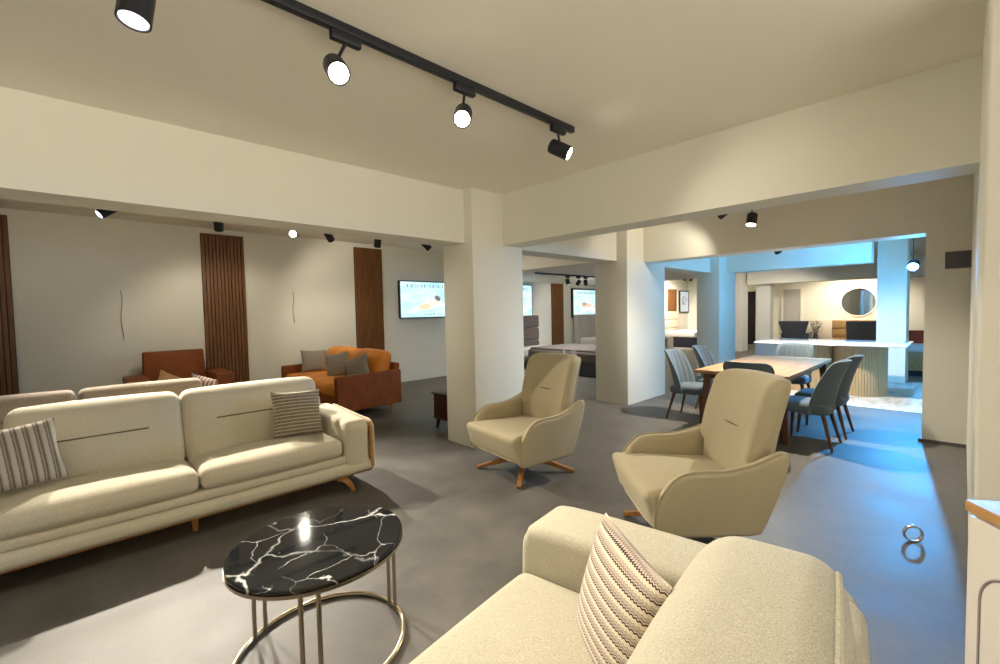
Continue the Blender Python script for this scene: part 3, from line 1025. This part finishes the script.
# ------------------------------------------------------------------ cream swivel armchairs
def armchair(label, loc, rz, grp):
    t = thing('swivel_armchair', label, 'armchair', loc, rz, grp)
    c = M['cream_arm']
    # arms: side panel with a sweeping top line
    prof = [(-0.335, 0.20), (-0.365, 0.25), (-0.365, 0.34), (-0.335, 0.44), (-0.265, 0.54), (-0.19, 0.585), (-0.10, 0.598), (0.05, 0.60), (0.20, 0.632), (0.31, 0.675),
            (0.385, 0.70), (0.425, 0.67), (0.41, 0.55), (0.345, 0.36), (0.285, 0.22), (0.25, 0.195), (0.15, 0.19), (-0.15, 0.19), (-0.30, 0.19)]
    S_ = spline([(a, b, 0) for a, b in prof], 4, True)
    pl = [(p.x, p.y) for p in S_]
    for s_ in (-1, 1):
        x0, x1 = (0.355, 0.43) if s_ > 0 else (-0.43, -0.355)

        arm = new()
        prism(arm, pl, x0, x1, 0.035, 4)
        for v in arm.verts:   # taper in towards the foot, flare at the top front
            k = (v.co.z - 0.2) / 0.5
            v.co.x += s_ * (0.03 * k - 0.02) - s_ * 0.05 * max(0, v.co.y - 0.1)
        a_ = mk('arm', arm, c, t)
        pip = []
        for p in S_[2:40]:
            k = (p.y - 0.2) / 0.5
            pip.append(((x1 - 0.004 if s_ > 0 else x0 + 0.004) + s_ * (0.03 * k - 0.02) - s_ * 0.05 * max(0, p.x - 0.1) - s_ * 0.012, p.x, p.y + 0.0))
        mk('piping', tube(new(), pip, 0.0065, 6), c, a_)
    # seat
    def fs(p):
        k = (0.47 - p.z) / 0.25
        return (p.x * (1 + 0.13 * max(0, min(1, (-p.y - 0.30) / 0.08))), p.y + 0.075 * max(0, k) * (1 if p.y < 0 else 0) * min(1, -p.y / 0.2 if p.y < 0 else 0) - 0.6 * max(0, k) * max(0, p.y - 0.18), p.z - 0.05 * max(0, p.y + 0.2))
    mk('seat', soft(new(), (0, -0.02, 0.345), (0.72, 0.83, 0.25), 0.045, (0, 0.012, 0.022), 20, fs), c, t)
    mk('under_shell', soft(new(), (0, -0.01, 0.215), (0.74, 0.60, 0.06), 0.025, (0, 0, 0), 8), c, t)
    mk('front_piping', tube(new(), [(-0.39, -0.345, 0.24), (-0.2, -0.365, 0.238), (0.2, -0.365, 0.238), (0.39, -0.345, 0.24)], 0.008, 6), c, t)
    # back
    Z0, Z1 = 0.36, 1.10

    def fb(p):
        k = (p.z - Z0) / (Z1 - Z0)
        wx = 0.93 + 0.03 * min(1, k * 1.6) - 0.03 * max(0, k - 0.8) * 5 * 0.5
        y = p.y + 0.15 + 0.15 * k - 0.035 * math.sin(k * PI) - 0.10 * (abs(p.x) / 0.35) ** 3 * (1 if k > 0.35 else 0.6)
        return (p.x * wx, y, p.z)
    b_ = mk('backrest', soft(new(), (0, 0.20, (Z0 + Z1) / 2), (0.70, 0.17, Z1 - Z0), 0.07, (0.0, 0.028, 0.012), 18, fb), c, t)
    sm = []
    for k in range(9):
        x = -0.14 + 0.28 * k / 8
        q = fb(Vector((x, 0.20 - 0.085 - 0.026 + 0.006 * (k / 4 - 1) ** 2, 0.775)))
        sm.append(q)
    mk('back_crease', tube(new(), sm, 0.0055, 6, taper=[0.001, 0.004, 0.005, 0.006, 0.006, 0.006, 0.005, 0.004, 0.001]), M['seam'], b_)
    rim = soft_rim((0, 0.20, (Z0 + Z1) / 2), (0.70, 0.17, Z1 - Z0), 0.07, (0.0, 0.028, 0.012), fb, 1, -0.3)
    mk('back_piping', tube(new(), rim, 0.009, 6), c, b_)
    mk('rear_shell', soft(new(), (0, 0.345, 0.46), (0.76, 0.08, 0.40), 0.035, (0, 0.02, 0), 12, lambda p: (p.x * (0.84 + 0.22 * (p.z - 0.2)), p.y + 0.16 * (p.z - 0.45), p.z)), c, t)
    # swivel hub and star legs
    mk('swivel_plate', lathe(new(), [(0.001, 0.155), (0.12, 0.155), (0.13, 0.165), (0.13, 0.19), (0.001, 0.19)], n=24), M['black'], t)
    for k in range(4):
        d = Vector((math.cos(R(45 + 90 * k)), math.sin(R(45 + 90 * k)), 0))
        sd = Vector((-d.y, d.x, 0))
        bm = new()
        bar(bm, d * 0.03 + Vector((0, 0, 0.15)), d * 0.475 + Vector((0, 0, 0.012)), 0.05, 0.055, 0.042, 0.026, sd)
        for v in bm.verts:
            v.co.z = max(0, v.co.z)
        mk('leg', bm, M['oakz'], t)
    return t


armchair('cream swivel armchair standing in front of the first column', (3.13, 2.95, 0), R(-98), 'cream swivel armchairs')
armchair('cream swivel armchair nearest the camera, turned sideways before the dining table', (2.96, 1.27, 0), R(-134), 'cream swivel armchairs')


# ------------------------------------------------------------------ foreground sofa
def near_sofa():
    t = thing('chenille_sofa', 'cream chenille sofa cut off by the bottom edge of the photo', 'sofa', (0, 0, 0), R(8.2))
    c = M['cream_chenille']
    # local x runs along the sofa, +y is its front
    mk('base', soft(new(), (0.58, 0.57, 0.22), (2.44, 1.00, 0.18), 0.04), c, t)

    def arm_fn(p):
        return (p.x, p.y, p.z)
    prof = [(0.5, 0.135), (0.9, 0.135), (1.06, 0.135), (1.095, 0.15), (1.105, 0.20), (1.105, 0.50), (1.085, 0.595), (1.0, 0.64), (0.5, 0.645), (0.1, 0.635), (-0.03, 0.60), (-0.07, 0.4), (-0.06, 0.18), (-0.03, 0.135), (0.1, 0.135)]
    pl = [(p.x, p.y) for p in spline([(a, b, 0) for a, b in prof], 4, True)]
    a = mk('arm', prism(new(), pl, 1.515, 1.83, 0.045, 5), c, t)
    pp = [(1.79, p.x, p.y) for p in spline([(a_, b_, 0) for a_, b_ in prof[4:11]], 5)]
    mk('arm', prism(new(), pl, -0.66, -0.36, 0.055, 5), c, t)
    for x0, x1 in ((-0.355, 0.575), (0.58, 1.51)):
        mk('seat_cushion', soft(new(), ((x0 + x1) / 2, 0.64, 0.385), (x1 - x0, 0.88, 0.17), 0.055, (0.0, 0.015, 0.025), 16), c, t)

        def fb(p):
            k = (p.z - 0.45) / 0.42
            return (p.x, p.y - 0.07 * k, p.z)
        ya, yb, za, zb = 0.05, 0.405, 0.44, 0.872
        b = mk('back_cushion', soft(new(), ((x0 + x1) / 2, (ya + yb) / 2, (za + zb) / 2), (x1 - x0, yb - ya, zb - za), 0.10, (0.012, 0.03, 0.025), 18, fb), c, t)
        rim = soft_rim(((x0 + x1) / 2, (ya + yb) / 2, (za + zb) / 2), (x1 - x0, yb - ya, zb - za), 0.10, (0.012, 0.03, 0.025), fb, -1)
        mk('back_piping', tube(new(), rim, 0.010, 8), c, b)
    mk('back_frame', soft(new(), (0.58, 0.01, 0.40), (2.30, 0.14, 0.50), 0.06), c, t)
    for x in (-0.55, 1.72):
        for y in (0.1, 1.0):
            mk('leg', bar(new(), (x, y, 0.14), (x, y, 0), 0.05, 0.05, 0.03, 0.03), M['oakz'], t)
    return t


near_sofa()
p = mk('throw_pillow', pillow(new(), 0.44, 0.41, 0.15, 26), M['pillow_zig'], None, (1.165, 0.72, 0.635), (R(-16), R(0), R(-125)))
tag(p, 'cream pillow with thin dark zigzag stripes on the foreground sofa', 'pillow')


# ------------------------------------------------------------------ dining table and chairs
t = thing('dining_table', 'rectangular wooden dining table with dark walnut legs', 'dining table', (6.80, 1.81, 0))
mk('tabletop', box(new(), -1.14, 1.16, -0.49, 0.54, 0.735, 0.775, 0.004), M['tabletop'], t)
mk('apron', box(new(), -1.06, 1.06, -0.42, 0.42, 0.67, 0.735), M['walnut'], t, smooth=False)
for sx in (-1, 1):
    for s_ in (-1, 1):
        mk('leg', bar(new(), (sx * 1.02, s_ * 0.41, 0.735), (sx * 1.09, s_ * 0.46, 0), 0.085, 0.085, 0.05, 0.05), M['walnut'], t)


def dining_chair(label, loc, rz):
    t = thing('dining_chair', label, 'dining chair', loc, rz, 'blue-grey dining chairs')
    c = M['chair']
    mk('seat', soft(new(), (0, -0.01, 0.435), (0.48, 0.48, 0.11), 0.045, (0, 0.01, 0.015), 10, lambda p: (p.x * (1 + 0.0), p.y, p.z - 0.03 * (p.y + 0.2))), c, t)
    # wrap-around back shell with vertical channels on the inside
    bm = new()
    NU, NV = 40, 14
    rings = []
    for j in range(NV + 1):
        v = j / NV
        z = 0.375 + 0.585 * v
        half = R(76 - 10 * v ** 1.6)
        rad = 0.25 + 0.025 * v
        top_drop = 0.0
        ring_o, ring_i = [], []
        for i in range(NU + 1):
            u = -1 + 2 * i / NU
            a = u * half
            ex = 0.30 if v > 0.5 else 0.2
            zz = z - (abs(u) ** 7) * 0.08 * v
            lean = 0.10 * v * v + 0.03 * v
            x, y = rad * math.sin(a) * 1.02, rad * math.cos(a) + lean - 0.015
            th = 0.034 * (1 - 0.4 * abs(u) ** 6)
            ch = 0.010 * abs(math.sin(u * PI * 4)) ** 0.6 * (1 if 0.12 < v < 0.97 else 0.2)
            ring_o.append(bm.verts.new((x, y, zz)))
            nx, ny = -math.sin(a), -math.cos(a)
            ring_i.append(bm.verts.new((x + nx * (th + ch), y + ny * (th + ch), zz)))
        rings.append(ring_o + ring_i[::-1])
    n_ = len(rings[0])
    for A, B in zip(rings, rings[1:]):
        for k in range(n_):
            bm.faces.new((A[k], A[(k + 1) % n_], B[(k + 1) % n_], B[k]))
    for rg in (rings[0], rings[-1]):
        for i in range(NU):
            bm.faces.new((rg[i], rg[i + 1], rg[n_ - 2 - i], rg[n_ - 1 - i]))
    o = mk('backrest', bm, c, t, angle=70)
    for sx in (-1, 1):
        for (y, y1) in ((-0.18, -0.21), (0.17, 0.27)):
            mk('leg', tube(new(), [(sx * 0.18, y, 0.40), (sx * 0.235, y1, 0)], 0.02, 10, taper=[0.024, 0.012]), M['oakz' if y > 9 else 'walnut'], t)
    return t


d0 = dining_chair('dining chair nearest the first column, on the left side of the table', (6.25, 2.62, 0), R(0))
dup(d0, 'second dining chair along the left side of the table, farther from camera', (7.12, 2.58, 0), R(4))
dup(d0, 'dining chair on the right side of the table, nearest the camera', (5.95, 1.20, 0), R(180))
dup(d0, 'dining chair half hidden behind the near right one', (6.62, 1.18, 0), R(180))
dup(d0, 'dining chair behind the armchair, only its plain back top showing', (5.52, 1.62, 0), R(-270))
dup(d0, 'pale lit dining chair at the far end of the wooden table', (8.02, 1.84, 0), R(-90))

# ------------------------------------------------------------------ marble table on ribbed drums, rug
o = mk('area_rug', soft(new(), (10.2, 1.5, 0.006), (3.3, 2.6, 0.012), 0.006), M['rug'])
tag(o, 'pale distressed rug under the marble table', 'rug')
t = thing('marble_table', 'long white marble table on ribbed drum pedestals', 'table', (9.85, 1.85, 0.012))
mk('marble_top', box(new(), -0.62, 0.62, -1.27, 0.87, 0.86, 0.892, 0.006), M['wmarble'], t)
for y in (-0.62, 0.12):
    bm = new()
    N = 60
    ring = []
    for z in (0.0, 0.86):
        rr = []
        for k in range(N * 4):
            a = 2 * PI * k / (N * 4)
            q = 0.37 - 0.012 * (k % 4 == 0)
            rr.append(bm.verts.new((q * math.cos(a), y + q * math.sin(a), z)))
        ring.append(rr)
    for k in range(N * 4):
        bm.faces.new((ring[0][k], ring[0][(k + 1) % (N * 4)], ring[1][(k + 1) % (N * 4)], ring[1][k]))
    bm.faces.new(ring[0][::-1])
    bm.faces.new(ring[1])
    mk('drum_pedestal', bm, M['slatdrum'], t, smooth=False)


# ------------------------------------------------------------------ far right room
def tub_chair(loc, rz, label, flare):
    t = thing('charcoal_armchair', label, 'armchair', loc, rz, 'charcoal armchairs in the far room')
    c = M['darkgrey']
    mk('seat', soft(new(), (0, -0.05, 0.40), (0.66, 0.64, 0.16), 0.05, (0, 0, 0.02)), c, t)
    mk('backrest', soft(new(), (0, 0.33, 0.68), (0.80, 0.13, 0.74), 0.05, (0, 0.01, 0), 10, lambda p: (p.x * (1 + flare * (p.z - 0.85)), p.y + 0.15 * (p.z - 0.4), p.z)), c, t)
    for s_ in (-1, 1):
        mk('arm', soft(new(), (s_ * 0.36, 0.0, 0.48), (0.10, 0.60, 0.32), 0.04), c, t)
        for y in (-0.26, 0.26):
            mk('leg', bar(new(), (s_ * 0.28, y, 0.33), (s_ * 0.32, y, 0), 0.04, 0.04, 0.024, 0.024), M['walnut'], t)
    return t


tub_chair((18.2, 4.02, 0), R(90), 'charcoal armchair with flared back, left of the far dresser', 0.7)
tub_chair((18.2, 2.18, 0), R(90), 'charcoal armchair with square back, in front of the far dresser', 0.02)
t = thing('dresser', 'wooden dresser with a pale end under the round mirror', 'dresser', (20.2, 2.85, 0))
mk('carcass', box(new(), -0.25, 0.38, -1.05, 0.50, 0.1, 1.0, 0.01), M['dresser'], t)
mk('pale_door', box(new(), -0.275, -0.25, 0.47 - 0.02, 1.06, 0.12, 1.0, 0.005), M['sand'], t)
mk('pale_carcass', box(new(), -0.25, 0.38, 0.5, 1.06, 0.1, 1.0, 0.005), M['sand'], t)
for k in range(3):
    mk('drawer', box(new(), -0.275, -0.25, -1.03, 0.44, 0.13 + 0.29 * k, 0.40 + 0.29 * k, 0.005), M['dresser'], t)
for s_ in (-0.9, 0.9):
    mk('leg', box(new(), -0.2, 0.33, s_ - 0.03, s_ + 0.03, 0, 0.1), M['walnut'], t)
t = thing('round_mirror', 'round mirror with pale rim above the dresser', 'mirror', (20.6, 2.64, 1.66))
mk('rim', lathe(new(), [(0.49, 0), (0.53, 0.0), (0.53, 0.04), (0.49, 0.04), (0.49, 0)], n=48), M['white'], t, (0, 0, 0), (0, R(-90), 0))
mk('glass', lathe(new(), [(0.001, 0.0), (0.495, 0.0), (0.495, 0.02), (0.001, 0.021)], n=48), M['mirror'], t, (0, 0, 0), (0, R(-90), 0))
# vase with dried branches
t = thing('vase', 'small vase of dried foliage beside the left charcoal armchair', 'vase', (19.0, 3.62, 0))
mk('vase_body', lathe(new(), [(0.05, 0), (0.11, 0.1), (0.13, 0.3), (0.07, 0.5), (0.06, 0.56), (0.05, 0.56)], n=20), M['darkgrey'], t)
bm = new()
for k in range(140):
    a, e = random.random() * 2 * PI, random.uniform(0.02, 0.2)
    z = random.uniform(0.55, 1.0)
    c_ = Vector((e * math.cos(a), e * math.sin(a), z))
    d = Vector((math.cos(a), math.sin(a), 0.6)) * 0.06
    s_ = Vector((-math.sin(a), math.cos(a), 0.2)) * 0.022
    vs = [bm.verts.new(x) for x in (c_, c_ + d * 0.5 + s_, c_ + d, c_ + d * 0.5 - s_)]
    bm.faces.new(vs)
for k in range(10):
    a = k * 0.63
    tube(bm, [(0, 0, 0.5), (0.1 * math.cos(a), 0.1 * math.sin(a), 0.75), (0.17 * math.cos(a), 0.17 * math.sin(a), 0.95)], 0.006, 5)
mk('foliage', bm, M['leaf'], t)
# low white cabinet
t = thing('low_cabinet', 'low white cabinet behind the wooden dining table', 'cabinet', (13.6, 3.28, 0))
mk('body', box(new(), -0.5, 0.5, -0.75, 0.55, 0.08, 0.585, 0.01), M['white'], t)
mk('top', box(new(), -0.53, 0.53, -0.78, 0.58, 0.585, 0.62, 0.004), M['white'], t)
for k in range(2):
    mk('drawer', box(new(), -0.515, -0.5, -0.73 + 0.65 * k, -0.11 + 0.65 * k, 0.12, 0.56, 0.006), M['white'], t)
mk('plinth', box(new(), -0.46, 0.46, -0.7, 0.5, 0, 0.08), M['dark'], t, smooth=False)
# doors in the far wall
d = struct('door_1', box(new(), 20.55, 20.6, 4.42, 5.0, 0, 2.22), M['door'], smooth=False)
d2 = mk('door_frame', box(box(box(new(), 20.53, 20.6, 4.36, 4.42, 0, 2.28), 20.53, 20.6, 5.0, 5.06, 0, 2.28), 20.53, 20.6, 4.42, 5.0, 2.22, 2.28), M['wall'], d, smooth=False)
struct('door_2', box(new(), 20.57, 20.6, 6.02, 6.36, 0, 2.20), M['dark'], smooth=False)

# far red sofa and the sideboard, seen between the blue column and the pier
t = thing('red_sofa', 'dark red leather sofa glimpsed between the lit column and the right pier', 'sofa', (14.6, 0.62, 0), R(-90))
mk('base', soft(new(), (0, 0, 0.28), (1.5, 0.80, 0.24), 0.04), M['redsofa'], t)
mk('seat_cushion', soft(new(), (0, -0.06, 0.45), (1.3, 0.66, 0.14), 0.05), M['redsofa'], t)
mk('backrest', soft(new(), (0, 0.32, 0.66), (1.45, 0.2, 0.48), 0.06), M['redsofa'], t)
for s_ in (-1, 1):
    mk('arm', soft(new(), (s_ * 0.68, 0, 0.45), (0.16, 0.8, 0.4), 0.05), M['redsofa'], t)
    for y in (-0.32, 0.32):
        mk('leg', box(new(), s_ * 0.62 - 0.025, s_ * 0.62 + 0.025, y - 0.025, y + 0.025, 0, 0.17), M['walnut'], t, smooth=False)
t = thing('bench', 'brown bench with white cushion in front of the red sofa', 'bench', (13.2, 0.62, 0))
mk('frame', box(new(), -0.25, 0.25, -0.5, 0.5, 0.12, 0.52, 0.008), M['dresser'], t)
mk('pad', soft(new(), (0, 0, 0.60), (0.54, 1.04, 0.16), 0.05), M['mattress'], t)
mk('plinth', box(new(), -0.2, 0.2, -0.45, 0.45, 0, 0.12), M['dark'], t, smooth=False)

# ------------------------------------------------------------------ beds
t = thing('grey_bed', 'grey mattress on a dark bed base beyond the first armchair', 'bed', (9.5, 6.55, 0))
mk('bed_base', soft(new(), (0, 0, 0.17), (1.8, 2.7, 0.34), 0.03), M['darkgrey'], t)
mk('mattress', soft(new(), (0, 0, 0.45), (1.84, 2.74, 0.25), 0.07, (0, 0, 0.02)), M['greymat'], t)
mk('topper', soft(new(), (0, 0.0, 0.59), (1.76, 2.6, 0.06), 0.03, (0, 0, 0.01)), M['greymat'], t)
for y, lab in ((-0.10, 'paper tag'), (0.14, 'small tag')):
    mk('price_tag', box(new(), -0.935, -0.925, y - 0.09 * (y < 0) - 0.03, y + 0.03, 0.48, 0.60), M['tag'], t, smooth=False)
t = thing('brown_headboard_bed', 'white mattress with tall brown channelled headboard, behind the grey bed', 'bed', (9.12, 8.35, 0))
bmh = new()
for k in range(4):
    soft(bmh, (0, 0.36, 0.18 + 0.36 * k), (1.62, 0.12, 0.355), 0.05)
mk('headboard', bmh, M['brownhb'], t)
mk('mattress', soft(new(), (0, 0.05, 0.44), (1.6, 0.5, 0.26), 0.06), M['mattress'], t)
mk('bed_base', soft(new(), (0, 0.05, 0.16), (1.6, 0.5, 0.32), 0.03), M['brownhb'], t)
t = thing('pale_headboard_bed', 'white bed with tall pale grey panelled headboard under the screen', 'bed', (12.7, 8.0, 0))
bmh = new()
for k in range(3):
    soft(bmh, (-0.6 + 0.62 * k, 0.70, 0.72), (0.615, 0.14, 1.40), 0.04)
mk('headboard', bmh, M['lighthb'], t)
mk('wing', soft(new(), (-0.96, 0.66, 0.72), (0.07, 0.18, 1.40), 0.03), M['lighthb'], t)
mk('mattress', soft(new(), (0.0, -0.05, 0.54), (1.8, 1.3, 0.28), 0.07), M['mattress'], t)
mk('bed_base', soft(new(), (0, -0.05, 0.2), (1.8, 1.3, 0.40), 0.03), M['lighthb'], t)
t = thing('far_bed', 'white mattress on a navy base seen past the second column', 'bed', (18.6, 7.9, 0))
mk('bed_base', soft(new(), (0, -0.05, 0.20), (2.2, 1.2, 0.40), 0.03), M['navy'], t)
mk('mattress', soft(new(), (0, -0.05, 0.52), (2.26, 1.25, 0.24), 0.06), M['mattress'], t)
bmh = new()
for k in range(4):
    soft(bmh, (-0.5, 0.82, 0.18 + 0.36 * k), (2.4, 0.12, 0.355), 0.05)
mk('headboard', bmh, M['beigehb'], t)
t = thing('nightstand', 'pale nightstand beside the far white bed', 'nightstand', (15.8, 7.62, 0))
mk('body', box(new(), -0.22, 0.22, -0.2, 0.2, 0.08, 0.52, 0.008), M['sand'], t)
mk('drawer', box(new(), -0.235, -0.22, -0.17, 0.17, 0.16, 0.46, 0.006), M['dresser'], t)
mk('plinth', box(new(), -0.18, 0.18, -0.17, 0.17, 0, 0.08), M['dark'], t, smooth=False)

# ------------------------------------------------------------------ right side: wall plate, tape ring, cabinet
o = mk('wall_panel', box(new(), 6.80, 6.83, -0.05, 0.145, 1.92, 2.10, 0.004), M['plaque'])
tag(o, 'dark grey rectangular panel high on the right pier', 'panel')
bm = new()
N = 48
for k in range(N):
    pass
prof = [(0.045, -0.013), (0.053, -0.013), (0.054, -0.011), (0.054, 0.011), (0.053, 0.013), (0.045, 0.013), (0.044, 0.011), (0.044, -0.011)]
rings = []
for k in range(N):
    a = 2 * PI * k / N
    rings.append([bm.verts.new((r_ * math.cos(a), y_, 0.054 + r_ * math.sin(a))) for r_, y_ in prof])
for k in range(N):
    A, B = rings[k], rings[(k + 1) % N]
    for j in range(len(prof)):
        bm.faces.new((A[j], A[(j + 1) % len(prof)], B[(j + 1) % len(prof)], B[j]))
o = mk('tape_roll', bm, M['silver'], None, (3.89, 0.20, 0.0), (0, 0, R(-62)))
tag(o, 'silver tape roll standing on the blue-lit floor', 'tape roll')

t = thing('white_cabinet', 'white cabinet with oak top cut off by the right edge', 'cabinet', (2.105, -0.015, 0), math.atan2(-0.6, -0.8))
mk('carcass', box(new(), 0.01, 1.1, 0.02, 0.42, 0.05, 0.865, 0.004), M['cabinet_white'], t)
mk('oak_top', box(new(), 0.0, 1.11, 0.0, 0.43, 0.865, 0.90, 0.003), M['oak'], t)
dr = mk('door', box(new(), 0.012, 0.56, 0.002, 0.02, 0.06, 0.855, 0.003), M['cabinet_white'], t)
mk('door', box(new(), 0.566, 1.098, 0.002, 0.02, 0.06, 0.855, 0.003), M['cabinet_white'], t)
arc = [(0.062, 0.001, 0.10)] + [(0.062 + 0.11 - 0.11 * math.cos(R(a)), 0.001, 0.60 + 0.11 * math.sin(R(a))) for a in range(0, 91, 10)] + [(0.45, 0.001, 0.71)]
mk('groove', tube(new(), arc, 0.004, 6), M['groove'], dr)
mk('plinth', box(new(), 0.04, 1.06, 0.04, 0.40, 0, 0.05), M['dark'], t, smooth=False)
